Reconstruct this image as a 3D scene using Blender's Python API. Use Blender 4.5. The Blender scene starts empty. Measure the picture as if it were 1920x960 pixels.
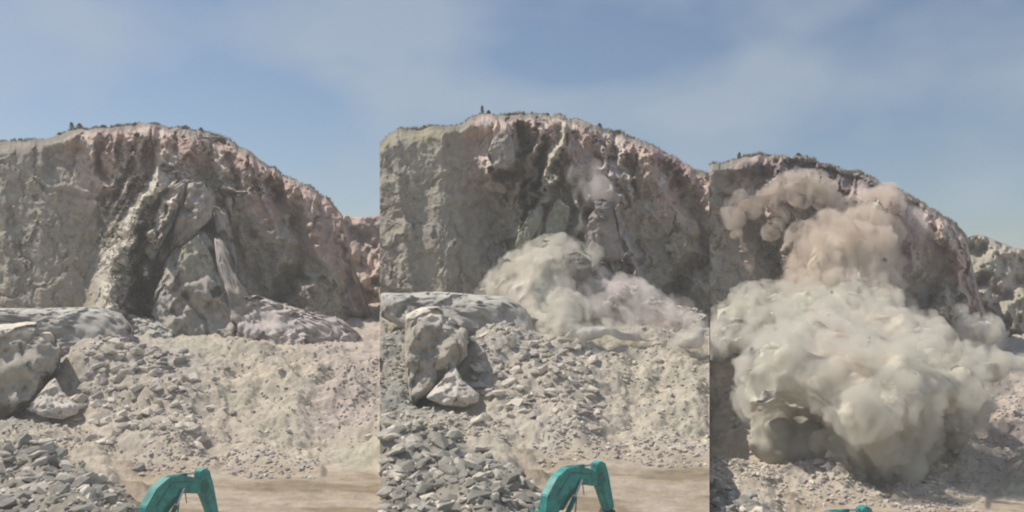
import bpy, bmesh, math, random
import numpy as np
from mathutils import Vector, Matrix

C = bpy.context.scene.collection
scn = bpy.context.scene
rnd = random.Random(7)
rng = np.random.default_rng(11)

# ------------------------------------------------------------------ camera, sky, sun, exposure
F = 1663.0          # focal length in pixels of the 1920 px wide photograph
HZ = 560.0          # horizon row
CZ = 22.0           # camera height above the pit floor
cam_d = bpy.data.cameras.new('camera'); cam = bpy.data.objects.new('camera', cam_d); C.objects.link(cam)
cam.location = (0, 0, CZ); cam.rotation_euler = (math.radians(90), 0, 0)
cam_d.sensor_width = 36; cam_d.lens = 36 * F / 1920; cam_d.shift_y = (HZ - 480) / 1920
cam_d.clip_start = 0.5; cam_d.clip_end = 6000
scn.camera = cam
SUN = Vector((-0.55, 0.23, 0.80)).normalized()
w = bpy.data.worlds.new('World'); scn.world = w; w.use_nodes = True
nt = w.node_tree; nt.nodes.clear()
wo = nt.nodes.new('ShaderNodeOutputWorld'); bg = nt.nodes.new('ShaderNodeBackground'); bg.inputs[1].default_value = 0.085
sky = nt.nodes.new('ShaderNodeTexSky'); sky.sky_type = 'NISHITA'; sky.sun_disc = False
sky.sun_elevation = math.asin(SUN.z); sky.sun_rotation = math.atan2(SUN.x, SUN.y)
sky.dust_density = 0.8; sky.air_density = 1.0; sky.ozone_density = 2.5
tc = nt.nodes.new('ShaderNodeTexCoord'); mp = nt.nodes.new('ShaderNodeMapping')
mp.inputs['Scale'].default_value = (2.6, 2.6, 5.0); mp.inputs['Rotation'].default_value = (0.0, 0.22, 0.3)
nz = nt.nodes.new('ShaderNodeTexNoise'); nz.inputs['Scale'].default_value = 1.5; nz.inputs['Detail'].default_value = 3.5
nz.inputs['Roughness'].default_value = 0.5; nz.inputs['Distortion'].default_value = 0.15
cr = nt.nodes.new('ShaderNodeMapRange'); cr.inputs[1].default_value = 0.42; cr.inputs[2].default_value = 0.63
cr.inputs[3].default_value = 0.08; cr.inputs[4].default_value = 0.6
mx = nt.nodes.new('ShaderNodeMix'); mx.data_type = 'RGBA'
mx.inputs['B'].default_value = (4.9, 5.6, 6.4, 1)
L = nt.links.new
L(tc.outputs['Generated'], mp.inputs[0]); L(mp.outputs[0], nz.inputs['Vector']); L(nz.outputs[0], cr.inputs[0])
L(cr.outputs[0], mx.inputs['Factor']); L(sky.outputs[0], mx.inputs['A']); L(mx.outputs['Result'], bg.inputs[0]); L(bg.outputs[0], wo.inputs[0])
sd = bpy.data.lights.new('sun', 'SUN'); sd.energy = 3.9; sd.angle = math.radians(0.6); sd.color = (1.0, 0.94, 0.85)
sun = bpy.data.objects.new('sun', sd); C.objects.link(sun); sun.location = (-60, 40, 120)
sun.rotation_euler = SUN.to_track_quat('Z', 'Y').to_euler()
scn.view_settings.view_transform = 'Standard'; scn.view_settings.look = 'None'
scn.view_settings.gamma = 1; scn.view_settings.exposure = 0.08
cy = scn.cycles
cy.use_denoising = True; cy.max_bounces = 6; cy.diffuse_bounces = 3; cy.volume_bounces = 4
cy.filter_width = 2.0

# ------------------------------------------------------------------ noise
def _h(ix, iy, iz, s):
    n = (ix.astype(np.int64) * 374761393 + iy.astype(np.int64) * 668265263 + iz.astype(np.int64) * 2147483647 + s * 974634777) & 0xFFFFFFFF
    n = ((n ^ (n >> 13)) * 1274126177) & 0xFFFFFFFF
    n = ((n ^ (n >> 16)) * 2246822519) & 0xFFFFFFFF
    return ((n ^ (n >> 15)) & 0xFFFFFF) / float(0xFFFFFF)
def vnoise(P, s=0):
    i = np.floor(P).astype(np.int64); f = P - i; u = f * f * f * (f * (f * 6 - 15) + 10)
    r = 0
    for dx in (0, 1):
        for dy in (0, 1):
            for dz in (0, 1):
                wgt = (u[:, 0] if dx else 1 - u[:, 0]) * (u[:, 1] if dy else 1 - u[:, 1]) * (u[:, 2] if dz else 1 - u[:, 2])
                r = r + wgt * _h(i[:, 0] + dx, i[:, 1] + dy, i[:, 2] + dz, s)
    return r * 2 - 1
def fbm(P, octv=4, s=0, gain=0.5, ridged=False):
    a = 1; r = 0; Q = P.copy()
    for k in range(octv):
        n = vnoise(Q, s + k)
        if ridged: n = 1 - 2 * np.abs(n)
        r = r + a * n; a *= gain; Q = Q * 2.03 + 17.3
    return r
def worley(P, s=0):
    i = np.floor(P).astype(np.int64); best = np.full(len(P), 9.0)
    for dx in (-1, 0, 1):
        for dy in (-1, 0, 1):
            for dz in (-1, 0, 1):
                a, b, c = i[:, 0] + dx, i[:, 1] + dy, i[:, 2] + dz
                q = np.stack([a + _h(a, b, c, s), b + _h(a, b, c, s + 91), c + _h(a, b, c, s + 57)], 1)
                best = np.minimum(best, ((q - P) ** 2).sum(1))
    return np.sqrt(best)

def facets(P, s=0, tilt=1.2):
    """broken rock: every cell is a plane of its own height and tilt"""
    i = np.floor(P).astype(np.int64); best = np.full(len(P), 9.0); val = np.zeros(len(P))
    for dx in (-1, 0, 1):
        for dy in (-1, 0, 1):
            for dz in (-1, 0, 1):
                a, b, c = i[:, 0] + dx, i[:, 1] + dy, i[:, 2] + dz
                q = np.stack([a + _h(a, b, c, s), b + _h(a, b, c, s + 91), c + _h(a, b, c, s + 57)], 1) - P
                d = (q ** 2).sum(1); m = d < best; best = np.where(m, d, best)
                v = _h(a, b, c, s + 5) * 2 - 1 + tilt * (q[:, 0] * (_h(a, b, c, s + 6) * 2 - 1) + q[:, 1] * (_h(a, b, c, s + 7) * 2 - 1) + q[:, 2] * (_h(a, b, c, s + 8) * 2 - 1))
                val = np.where(m, v, val)
    return val

# ------------------------------------------------------------------ materials
def mat_rock(name, rough=0.9, bump=0.5, scale=1.0, var=0.35, tint=None, speck=0.0, strata=0.0):
    m = bpy.data.materials.new(name); m.use_nodes = True; t = m.node_tree; n = t.nodes; l = t.links.new
    b = n['Principled BSDF']; b.inputs['Roughness'].default_value = rough; b.inputs['Specular IOR Level'].default_value = 0.15
    g = n.new('ShaderNodeNewGeometry')
    if tint is None:
        a = n.new('ShaderNodeAttribute'); a.attribute_name = 'Tint'; base = a.outputs['Color']
    else:
        a = n.new('ShaderNodeRGB'); a.outputs[0].default_value = (*tint, 1); base = a.outputs[0]
    n1 = n.new('ShaderNodeTexNoise'); n1.inputs['Scale'].default_value = 0.35 * scale; n1.inputs['Detail'].default_value = 8; n1.inputs['Roughness'].default_value = 0.6
    n2 = n.new('ShaderNodeTexNoise'); n2.inputs['Scale'].default_value = 1.6 * scale; n2.inputs['Detail'].default_value = 6; n2.inputs['Roughness'].default_value = 0.65
    l(g.outputs['Position'], n1.inputs['Vector']); l(g.outputs['Position'], n2.inputs['Vector'])
    r = n.new('ShaderNodeMapRange'); r.inputs[1].default_value = 0.3; r.inputs[2].default_value = 0.7; r.inputs[3].default_value = 1 - var; r.inputs[4].default_value = 1 + var
    l(n1.outputs[0], r.inputs[0])
    r2 = n.new('ShaderNodeMapRange'); r2.inputs[1].default_value = 0.3; r2.inputs[2].default_value = 0.7; r2.inputs[3].default_value = 1 - var * .6; r2.inputs[4].default_value = 1 + var * .6
    l(n2.outputs[0], r2.inputs[0])
    mu = n.new('ShaderNodeMath'); mu.operation = 'MULTIPLY'; l(r.outputs[0], mu.inputs[0]); l(r2.outputs[0], mu.inputs[1])
    vm = n.new('ShaderNodeVectorMath'); vm.operation = 'SCALE'; l(base, vm.inputs[0]); l(mu.outputs[0], vm.inputs['Scale'])
    l(vm.outputs[0], b.inputs['Base Color'])
    if bump:
        bp = n.new('ShaderNodeBump'); bp.inputs['Strength'].default_value = bump; bp.inputs['Distance'].default_value = 0.5 / scale
        ad = n.new('ShaderNodeMath'); ad.operation = 'MULTIPLY_ADD'; ad.inputs[1].default_value = 0.5
        l(n2.outputs[0], ad.inputs[0]); l(n1.outputs[0], ad.inputs[2]); l(ad.outputs[0], bp.inputs['Height']); l(bp.outputs[0], b.inputs['Normal'])
    return m
def mat_plain(name, col, rough=0.5, metal=0.0, var=0.15):
    m = mat_rock(name, rough, 0.0, 4.0, var, tint=col); m.node_tree.nodes['Principled BSDF'].inputs['Metallic'].default_value = metal
    m.node_tree.nodes['Principled BSDF'].inputs['Specular IOR Level'].default_value = 0.4
    return m
M_CLIFF = mat_rock('cliff_rock', bump=0.55, var=0.22)
M_GROUND = mat_rock('quarry_dirt', bump=0.5, scale=1.6, var=0.2)
M_SLAB = mat_rock('slab_rock', bump=0.4, scale=1.2, var=0.18)
M_DUST = mat_rock('dust', rough=1.0, bump=0.12, scale=0.7, var=0.06)
M_DUST.node_tree.nodes['Principled BSDF'].inputs['Specular IOR Level'].default_value = 0
STONE = [mat_rock('stone_' + k, bump=0.3, scale=2.5, var=0.2, tint=t) for k, t in
         (('neutral', (.47, .43, .37)), ('pale', (.66, .59, .49)), ('grey', (.30, .28, .24)), ('tan', (.50, .44, .355)), ('purple', (.44, .38, .36)))]

# ------------------------------------------------------------------ object helpers
def tag(o, label=None, cat=None, group=None, kind=None):
    if label: o['label'] = label
    if cat: o['category'] = cat
    if group: o['group'] = group
    if kind: o['kind'] = kind
    return o
def mesh_obj(name, V, Fc, mat, tint=None, smooth=True, parent=None):
    me = bpy.data.meshes.new(name)
    V = np.asarray(V, dtype=np.float32); Fc = np.asarray(Fc, dtype=np.int32)
    me.vertices.add(len(V)); me.vertices.foreach_set('co', V.ravel())
    k = Fc.shape[1]; me.loops.add(Fc.size); me.loops.foreach_set('vertex_index', Fc.ravel())
    me.polygons.add(len(Fc)); me.polygons.foreach_set('loop_start', np.arange(0, Fc.size, k, dtype=np.int32))
    me.polygons.foreach_set('use_smooth', np.full(len(Fc), smooth))
    me.update(calc_edges=True)
    if tint is not None:
        a = me.color_attributes.new('Tint', 'FLOAT_COLOR', 'POINT')
        c = np.ones((len(V), 4), dtype=np.float32); c[:, :3] = tint; a.data.foreach_set('color', c.ravel())
    me.materials.append(mat)
    o = bpy.data.objects.new(name, me); C.objects.link(o)
    if parent: o.parent = parent
    return o
def world(x, y, d):
    return np.stack([d * (x - 960) / F, d + 0 * x, CZ - d * (y - HZ) / F], -1)
def px(x, y, d):
    return Vector((d * (x - 960) / F, d, CZ - d * (y - HZ) / F))
def sstep(a, b, x): 
    t = np.clip((x - a) / (b - a), 0, 1); return t * t * (3 - 2 * t)
def dist_line(x, y, pts, asp=1.0):
    """distance from every (x, y) to a polyline; asp stretches y"""
    best = np.full(x.shape, 1e9)
    for (x0, y0), (x1, y1) in zip(pts[:-1], pts[1:]):
        dx, dy = x1 - x0, y1 - y0; L2 = dx * dx + dy * dy
        t = np.clip(((x - x0) * dx + (y - y0) * dy) / L2, 0, 1)
        best = np.minimum(best, np.hypot(x - x0 - t * dx, (y - y0 - t * dy) * asp))
    return best
def inpoly(x, y, poly):
    r = np.zeros(x.shape, bool); n = len(poly)
    for i in range(n):
        (x0, y0), (x1, y1) = poly[i], poly[(i + 1) % n]
        c = ((y0 > y) != (y1 > y)) & (x < (x1 - x0) * (y - y0) / ((y1 - y0) or 1e-9) + x0)
        r ^= c
    return r
def polydist(x, y, poly):
    d = dist_line(x, y, list(poly) + [poly[0]]); return np.where(inpoly(x, y, poly), d, -d)
def grid_faces(nr, nc, off=0):
    i = np.arange(nr - 1)[:, None] * nc + np.arange(nc - 1)[None, :]; i = i.ravel() + off
    return np.stack([i, i + nc, i + nc + 1, i + 1], 1)
def mix(c0, c1, t): return c0 + (np.asarray(c1) - c0) * np.clip(t, 0, 1)[..., None]

PINK = np.array((.50, .375, .33)); GREY = np.array((.42, .375, .31)); GREEN = np.array((.37, .335, .28)); PALE = np.array((.66, .57, .50))
CREAM = np.array((.54, .51, .415)); DPINK = np.array((.60, .51, .45)); DGREY = np.array((.58, .57, .52))

# the same quarry shows three times, each time later in the rock slide: (x offset, y offset, scale) of its cliff and (x, y) of its ground
CL = [(0, 0, 1.0), (750, -22, 1.0), (1385 - .86 * 135, 292 - .86 * 234, .86)]
GR = [(0, 0), (750, -22), (1245, 60)]
XR = [(-420, 712), (712, 1330), (1330, 2350)]

CREST = ([(-420, 275), (0, 263), (60, 262), (105, 254), (130, 243), (200, 238), (260, 234), (330, 238), (375, 245), (430, 262), (470, 286), (520, 322), (580, 350), (625, 384), (641, 402), (652, 440), (664, 500), (684, 552), (702, 612), (712, 640)],
         [(-60, 295), (-38, 288), (-20, 275), (0, 266), (60, 262), (105, 258), (130, 245), (150, 238), (260, 239), (300, 240), (360, 255), (430, 278), (470, 296), (520, 320), (580, 352), (640, 402)],
         [(70, 255), (98, 252), (135, 240), (180, 235), (230, 235), (270, 238), (320, 252), (400, 275), (480, 305), (560, 352), (610, 390), (630, 410), (640, 450), (650, 500), (668, 560), (690, 620), (705, 660)])

TONE = [(1.03, 1.0, .95), (1.0, .99, .95), (1.01, .99, .95)]   # cast of each part's light, multiplied into cliff and ground colours
def cliff_depth(k, x, y, cy):
    """depth of the rock face at local (x, y); relief strokes push it towards (+) or away from (-) the camera, in metres"""
    P = np.stack([x * .01, y * .01, np.full(x.shape, 3.0 + k * .3)], -1)
    D = 206 + 17 * sstep(640, 230, y) + 5 * sstep(560, 600, y) * 0
    D = D + 11 * np.clip((x - 420) / 280, 0, 1.3) ** 2 + 4 * np.clip(-x / 200, 0, 2)
    b = np.zeros(x.shape)
    def ridge(pts, wd, amp, asp=1.0, p=1.0):
        nonlocal b
        d = dist_line(x + 11 * wob, y + 5 * wob, pts, asp) / wd
        b = b + amp * 1.8 * np.clip(1 - d, 0, 1) ** p
    wob = fbm(P.reshape(-1, 3) * 4, 3, 5).reshape(x.shape)
    # smooth bench face to the left, arris at x = 75, recess with strata to its right
    left = sstep(205, 175, x + 12 * wob)
    b += left * (5 * np.clip(1 - np.abs(x - 76) / 130, 0, 1))
    b += left * (-3.5) * sstep(78, 92, x) * sstep(345, 300, y) * sstep(262, 285, y)
    ridge([(-40, 300), (10, 420), (20, 560)], 25, 1.2)
    for yy, am in ((352, .7), (368, .5), (318, .5)):
        ridge([(80, yy - 6), (130, yy), (190, yy + 14)], 9, am)
    # the top band of earth: many gullies running down
    top = sstep(120, 35, y - cy) * sstep(95, 160, x)
    G = np.stack([x * .045 + y * .010 + wob * .5, y * .008, np.full(x.shape, k * .2)], -1).reshape(-1, 3)
    b += top * 2.6 * fbm(G, 3, 21, ridged=True).reshape(x.shape)
    # right-hand face: broad diagonal bands
    R = sstep(430, 480, x)
    ridge([(470, 300), (500, 380), (560, 460), (600, 600)], 55, 6)
    ridge([(505, 340), (560, 440), (575, 500), (520, 560)], 30, -6.5)
    ridge([(540, 330), (600, 410), (640, 520), (660, 620)], 34, 3.2)
    ridge([(410, 290), (425, 350), (430, 400)], 16, 2.2)
    ridge([(425, 362), (440, 366), (436, 395)], 9, -2.6)
    ridge([(420, 355), (445, 358)], 7, 2.5)
    ridge([(400, 360), (470, 420), (540, 545)], 40, 2.0)
    if k == 0:
        sl = np.clip(1 - np.abs(x - 250) / 90, 0, 1) * sstep(300, 360, y)
        S = np.stack([x * .06 + y * .035, (y - x * .5) * .012, 0 * x], -1).reshape(-1, 3)
        b += sstep(1, .35, np.abs(x - (290 - (y - 340) * .28)) / 75) * np.clip((y - 325) / 260, 0, 1) * 13
        b += sl * 3.4 * fbm(S, 4, 31, ridged=True).reshape(x.shape)
        ridge([(345, 350), (300, 420), (255, 500)], 15, 5.0)
        ridge([(300, 330), (262, 420), (215, 500), (215, 580)], 22, 5.0)
        ridge([(262, 250), (255, 320), (235, 360)], 14, 4.0)
        ridge([(235, 290), (205, 345)], 12, 2.6)
        ridge([(355, 345), (330, 380), (290, 440)], 12, 3.5)
        ridge([(310, 375), (330, 385), (352, 398)], 13, 4.5)
        ridge([(268, 440), (262, 520), (262, 590)], 22, -9)
        ridge([(310, 430), (345, 415), (385, 440)], 30, -4.0)
        ridge([(300, 440), (295, 500), (300, 560)], 15, -2)
        ridge([(165, 270), (172, 315)], 10, 3.0)
        ridge([(175, 305), (200, 330)], 16, -4.0)
        ridge([(395, 440), (420, 520), (470, 600)], 20, 3.2)
        ridge([(350, 440), (380, 520), (400, 600)], 75, 6)
        ridge([(300, 345), (340, 330), (370, 350)], 22, 3)
        sc = sstep(185, 200, x) * sstep(245, 215, x) * sstep(350, 380, y) * sstep(490, 460, y)
        b += sc * 1.5 * fbm(np.stack([x * .13, y * .13, 0 * x], -1).reshape(-1, 3), 2, 41).reshape(x.shape)
    if k == 1:
        ridge([(205, 262), (180, 300), (160, 345)], 11, 5.5)
        ridge([(190, 280), (200, 320), (195, 330)], 26, 4.0)
        ridge([(180, 345), (215, 348)], 18, -5.0)
        ridge([(232, 262), (240, 320), (235, 380)], 13, -4.5)
        ridge([(262, 265), (245, 320), (225, 380)], 9, 3.6)
        ridge([(275, 300), (262, 350), (258, 380)], 14, -5.0)
        ridge([(305, 258), (295, 300), (275, 360)], 12, 6.0)
        ridge([(290, 355), (262, 400), (230, 470)], 10, 5.0)
        ridge([(215, 385), (250, 378), (270, 400)], 9, 4.0)
        ridge([(245, 400), (240, 470)], 15, -5.5)
        ridge([(320, 345), (345, 335), (400, 350)], 26, 3.4)
        ridge([(350, 390), (400, 380), (412, 450), (440, 540)], 14, 5.0)
        ridge([(350, 390), (330, 450), (300, 500)], 16, 4.5)
        ridge([(376, 425), (380, 440)], 26, -6.0)
        ridge([(375, 520), (440, 560), (520, 640)], 40, 5.0)
        ridge([(170, 400), (200, 480)], 60, -3.5)
    if k == 2:
        ridge([(240, 245), (330, 268), (450, 300), (560, 370)], 26, -5.0)
        ridge([(110, 330), (125, 420)], 24, -3)
        ridge([(160, 380), (215, 470), (250, 560)], 55, -6)
        ridge([(400, 330), (500, 340), (560, 420)], 26, 4.0)
        ridge([(470, 380), (490, 450)], 22, -4.5)
        ridge([(555, 370), (610, 440), (625, 560)], 18, 3.5)
        b += sstep(380, 420, x) * sstep(500, 430, y) * 2.5 * fbm(np.stack([x * .03, y * .018, 0 * x], -1).reshape(-1, 3), 3, 71, ridged=True).reshape(x.shape)
    fade = sstep(-2, 14, y - cy)
    rough = fbm(P.reshape(-1, 3) * np.array((6, 3.5, 1)), 5, 9, .55).reshape(x.shape)
    big = fbm(P.reshape(-1, 3) * 1.6, 3, 13).reshape(x.shape)
    amp = 0.9 - .55 * left
    K = np.stack([x * .032 + y * .012 + wob * .5, y * .011 + wob * .2, np.full(x.shape, 9.0 + k)], -1).reshape(-1, 3)
    frac = fbm(K, 5, 19, .55, ridged=True).reshape(x.shape)
    K2 = np.stack([x * .05 - y * .02, y * .035 + x * .01, np.full(x.shape, 4.0 + k)], -1).reshape(-1, 3)
    frac2 = fbm(K2, 4, 23, .55, ridged=True).reshape(x.shape)
    wx = x + 9 * wob + 7 * frac2; wy = y + 22 * wob
    def fc(sx_, sy_, sh, sd, tl=1.2): return facets(np.stack([(wx + sh * wy) / sx_, wy / sy_, np.full(x.shape, k * 7.3 + .5)], -1).reshape(-1, 3), sd, tl).reshape(x.shape)
    calm = 1 - .6 * sstep(400, 440, x + 12 * wob) * sstep(330, 390, y + 20 * wob)
    b += calm * (1 - .8 * left) * (1.0 * frac + .5 * frac2) + calm * (1 - .8 * left) * (2.6 * fc(46, 95, .35, 401) + 1.3 * fc(19, 38, .3, 411) + .55 * fc(8, 13, .2, 421)) + left * .7 * fc(70, 110, .1, 431)
    return D - b * (.25 + .75 * fade) - rough * amp * (.4 + .7 * calm) - big * 2.2 * (1 - .6 * left), wob, top, left
def cliff_color(k, x, y, cy, wob, top, left, D):
    P = np.stack([x * .02, y * .02, 0 * x], -1).reshape(-1, 3)
    n = fbm(P, 4, 51).reshape(x.shape)
    c = np.broadcast_to(GREY, x.shape + (3,)).copy()
    c = mix(c, GREEN, left * .8 + sstep(.1, .5, n) * .5)
    pk = sstep(130, 50, (y - cy) + 45 * n) * sstep(85, 170, x + 20 * n)
    pk = np.maximum(pk, sstep(60, 10, (y - cy) + 20 * n) * sstep(470, 520, x))
    c = mix(c, PINK, pk)
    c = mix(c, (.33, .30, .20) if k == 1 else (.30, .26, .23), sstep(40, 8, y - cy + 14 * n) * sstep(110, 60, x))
    st = fbm(np.stack([x * .07 + y * .016, y * .012, 0 * x], -1).reshape(-1, 3), 3, 61).reshape(x.shape)
    c = mix(c, PALE, np.clip(top * sstep(.2, .6, st) * .75, 0, 1))
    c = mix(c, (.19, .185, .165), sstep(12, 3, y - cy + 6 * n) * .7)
    def pale(pts, wd, col=PALE, a=.8):
        nonlocal c
        d = dist_line(x + 6 * wob, y + 4 * n, pts) / wd
        c = mix(c, col, a * sstep(1, .3, d))
    pale([(408, 290), (425, 340), (432, 392)], 14)
    if k == 0:
        pale([(310, 320), (262, 400), (222, 500), (215, 575)], 52, (.60, .56, .49), .85)  # pale debris of the chute, coloured lighter still to look sunlit
        pale([(215, 440), (235, 330)], 36, (.56, .52, .45), .7)
        pale([(310, 380), (335, 385), (355, 398)], 14, PALE, 1)
        pale([(340, 345), (320, 375)], 20, PALE, .7)
        pale([(262, 248), (258, 310)], 9, PALE, .8)
        pale([(300, 250), (320, 255)], 7, PALE, .5)
        pale([(540, 340), (600, 380)], 16, PINK, .8)
        pale([(480, 560), (650, 620)], 22, (.46, .44, .41), .8)
    if k == 1:
        pale([(205, 262), (175, 310), (160, 340)], 10)
        pale([(305, 258), (290, 310), (272, 360)], 13, CREAM, .8)
        pale([(290, 345), (262, 400), (230, 470)], 12, CREAM, .7)
        pale([(262, 270), (240, 330)], 6, CREAM, .6)
        pale([(320, 330), (395, 345), (410, 440), (440, 540)], 14, (.52, .46, .45), .8)
        pale([(330, 350), (390, 350)], 34, (.50, .44, .43), .7)
        pale([(350, 390), (330, 440), (305, 490)], 14, CREAM, .7)
        pale([(232, 262), (240, 400)], 14, (.24, .24, .17), .7)
        pale([(275, 280), (260, 370)], 10, (.24, .24, .17), .7)
        pale([(480, 310), (540, 340)], 26, (.38, .27, .25), .9)
    if k == 2:
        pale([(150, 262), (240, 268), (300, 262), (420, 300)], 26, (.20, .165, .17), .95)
        pale([(400, 320), (490, 380), (510, 450)], 34, (.42, .35, .34), .6)
        pale([(560, 400), (620, 430)], 20, (.50, .42, .34), .6)
        pale([(450, 500), (540, 580)], 60, (.38, .34, .32), .5)
    return c

def build_cliff(k):
    ax, ay, s = CL[k]; xa, xb = XR[k]
    lx0, lx1 = (xa - ax) / s, (xb - ax) / s
    if k == 0: lx1 = 712
    if k == 2: lx1 = 705
    lx = np.arange(lx0, lx1 + .01, 2.0); lx[-1] = lx1
    cx = np.array(CREST[k]); cr_ = np.interp(lx, cx[:, 0], cx[:, 1])
    cr_ = cr_ + 3.4 * fbm(np.stack([lx * .06, 0 * lx, 0 * lx + k], -1), 5, 3, .6)
    base = 720.0
    nr = 250
    t = np.linspace(0, 1, nr)
    X = np.broadcast_to(lx, (nr, len(lx))).copy(); CY = np.broadcast_to(cr_, X.shape)
    Y = base + (CY - base) * t[:, None]
    D, wob, top, left = cliff_depth(k, X, Y, CY)
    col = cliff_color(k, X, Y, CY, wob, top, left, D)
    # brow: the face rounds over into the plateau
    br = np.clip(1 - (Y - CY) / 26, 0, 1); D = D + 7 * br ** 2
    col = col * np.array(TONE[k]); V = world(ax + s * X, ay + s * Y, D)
    back = []; bc = []
    last = V[-1]
    for j, (dy, dz) in enumerate(((1.5, .05), (4, -.1), (9, -.6), (18, -1.8), (35, -5), (60, -14), (90, -34))):
        r = last.copy(); sc = (last[:, 1] + dy) / last[:, 1]
        r[:, 0] = last[:, 0] * sc; r[:, 1] = last[:, 1] + dy
        r[:, 2] = last[:, 2] + dz - dy * .02 + .5 * vnoise(np.stack([r[:, 0] * .2, r[:, 1] * .2, 0 * r[:, 0]], -1), 77) * (j > 0)
        r[:, 2] = np.minimum(r[:, 2], CZ + (last[:, 2] - CZ) * sc - .1 * (j + 1)) if False else r[:, 2]
        back.append(r); bc.append(col[-1])
    V = np.concatenate([V, np.stack(back)]); col = np.concatenate([col, np.stack(bc)])
    n_r, n_c = V.shape[:2]
    # the two cut sides and the foot close the solid
    Fc = grid_faces(n_r, n_c)
    VV = V.reshape(-1, 3); CC = col.reshape(-1, 3)
    foot = V[:, :, :].copy()
    extra = []; ef = []; ec = []
    for side in (0, n_c - 1):
        st = V[:, side].copy(); deep = st.copy(); deep[:, 1] = V[-1, side, 1]; deep[:, 0] = st[:, 0] / st[:, 1] * deep[:, 1]
        deep[:, 2] = np.minimum(st[:, 2], -6)
        o = len(VV) + sum(len(e) for e in extra)
        extra.append(deep); ec.append(col[:, side])
        a = np.arange(n_r - 1)
        q = np.stack([a * n_c + side, (a + 1) * n_c + side, o + a + 1, o + a], 1)
        ef.append(q if side else q[:, ::-1])
    VV = np.concatenate([VV] + extra); CC = np.concatenate([CC] + ec); Fc = np.concatenate([Fc] + ef)
    o = mesh_obj('cliff', VV, Fc, M_CLIFF, CC); tag(o, kind='structure')
    return lx, cr_
CRESTS = [build_cliff(k) for k in range(3)]
def crest_y(k, x):
    ax, ay, s = CL[k]; lx, c = CRESTS[k]; return ay + s * float(np.interp((x - ax) / s, lx, c))

# ------------------------------------------------------------------ far hills beside the cliff
def build_hill(pts, d, tint, tint2):
    p = np.array(pts, float); lx = np.arange(p[0, 0], p[-1, 0], 2.5); c = np.interp(lx, p[:, 0], p[:, 1])
    c = c + 3 * fbm(np.stack([lx * .05, 0 * lx, 0 * lx], -1), 4, 88)
    nr = 130; t = np.linspace(0, 1, nr); X = np.broadcast_to(lx, (nr, len(lx))).copy(); Y = 720 + (c - 720) * t[:, None]
    P = np.stack([X * .02, Y * .02, 0 * X], -1).reshape(-1, 3)
    D = d + 60 * t[:, None] ** 1.4 - 9 * fbm(P * np.array((2.2, 1.8, 1)), 5, 81).reshape(X.shape)
    col = mix(np.broadcast_to(np.array(tint), X.shape + (3,)).copy(), tint2, sstep(-.2, .4, fbm(P, 4, 83).reshape(X.shape)))
    V = world(X, Y, D); b1 = V[-1].copy(); b1[:, 1] += 60; b1[:, 2] -= 6; b2 = b1.copy(); b2[:, 1] += 90; b2[:, 2] -= 60
    V = np.concatenate([V, b1[None], b2[None]]); col = np.concatenate([col, col[-1:], col[-1:]])
    o = mesh_obj('hills', V.reshape(-1, 3), grid_faces(*V.shape[:2]), M_CLIFF, col.reshape(-1, 3)); tag(o, kind='structure')
build_hill([(560, 470), (630, 415), (645, 404), (665, 408), (690, 404), (715, 400), (800, 390), (900, 420)], 262, (.55, .42, .35), (.44, .34, .30))
build_hill([(1740, 500), (1800, 452), (1830, 442), (1860, 448), (1900, 466), (1960, 474), (2100, 460), (2400, 490)], 262, (.44, .38, .30), (.36, .33, .25))

# ------------------------------------------------------------------ ground
def ground_depth(x, y, k=0):
    yy = np.array([560.5, 575, 600, 650, 870]); dd = np.array([330, 262, 215, 166, 118.0])
    D = np.where(y > 870, 22 * F / np.maximum(y - 560, 1), np.interp(y, yy, dd))
    # hollow under the boulders at the left
    m = sstep(-6, 26, polydist(x, y, [((-12, 24, 24)[k], 640), (60, 620), (128, 660), (112, 700), (60, 765), ((0, 27, 27)[k], 800), ((-12, 24, 24)[k], 798)]))
    return D + m * np.maximum(0, 156 - D)
def ground_height(x, y, V):
    """relief of the ground in metres at local (x, y)"""
    h = np.zeros(x.shape)
    def mound(pts, wd, amp, asp=1.0):
        nonlocal h
        h = h + amp * sstep(1, 0, dist_line(x, y, pts, asp) / wd)
    mound([(180, 690), (290, 720), (340, 800)], 75, 2.4)
    mound([(150, 700), (230, 672)], 40, 1.4)
    mound([(600, 700), (560, 760)], 30, .9)
    mound([(490, 720), (470, 800)], 24, -.7)
    mound([(250, 830), (330, 850)], 34, 1.3)
    mound([(640, 860), (712, 850)], 22, .6)
    for j in range(5): mound([(300, 905 + 11 * j), (480, 912 + 9 * j), (712, 896 + 13 * j), (900, 880 + 16 * j)], 5, -.16)
    mound([(40, 930), (160, 960)], 110, 1.6)
    mound([(-20, 830), (80, 850)], 60, 1.2)
    mound([(730, 690), (650, 750), (720, 810)], 60, 1.8)
    mound([(440, 700), (440, 810)], 34, -.9)
    mound([(540, 690), (550, 800)], 40, .8)
    mound([(400, 655), (640, 658)], 12, .6)
    mound([(440, 868), (600, 885)], 16, .8)
    mound([(280, 860), (400, 870)], 20, .8)
    calm = sstep(850, 885, y) * sstep(220, 330, x)
    bench = sstep(665, 645, y)
    P = V.reshape(-1, 3).copy(); P[:, 0] = V[..., 1].ravel() * x.ravel() / F; P[:, 2] = 0
    n1 = fbm(P * .11, 3, 101).reshape(x.shape); n2 = fbm(P * .38, 3, 103).reshape(x.shape); n3 = fbm(P * 1.3, 3, 107, .6).reshape(x.shape)
    k = 1 - .85 * calm
    return h + k * (n1 * 1.3 * (1 - .5 * bench) + n2 * .55 + n3 * .22)
PATCH_DARK = [(-60, 862), (60, 858), (140, 880), (215, 915), (262, 950), (262, 1100), (-60, 1100)]
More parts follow.
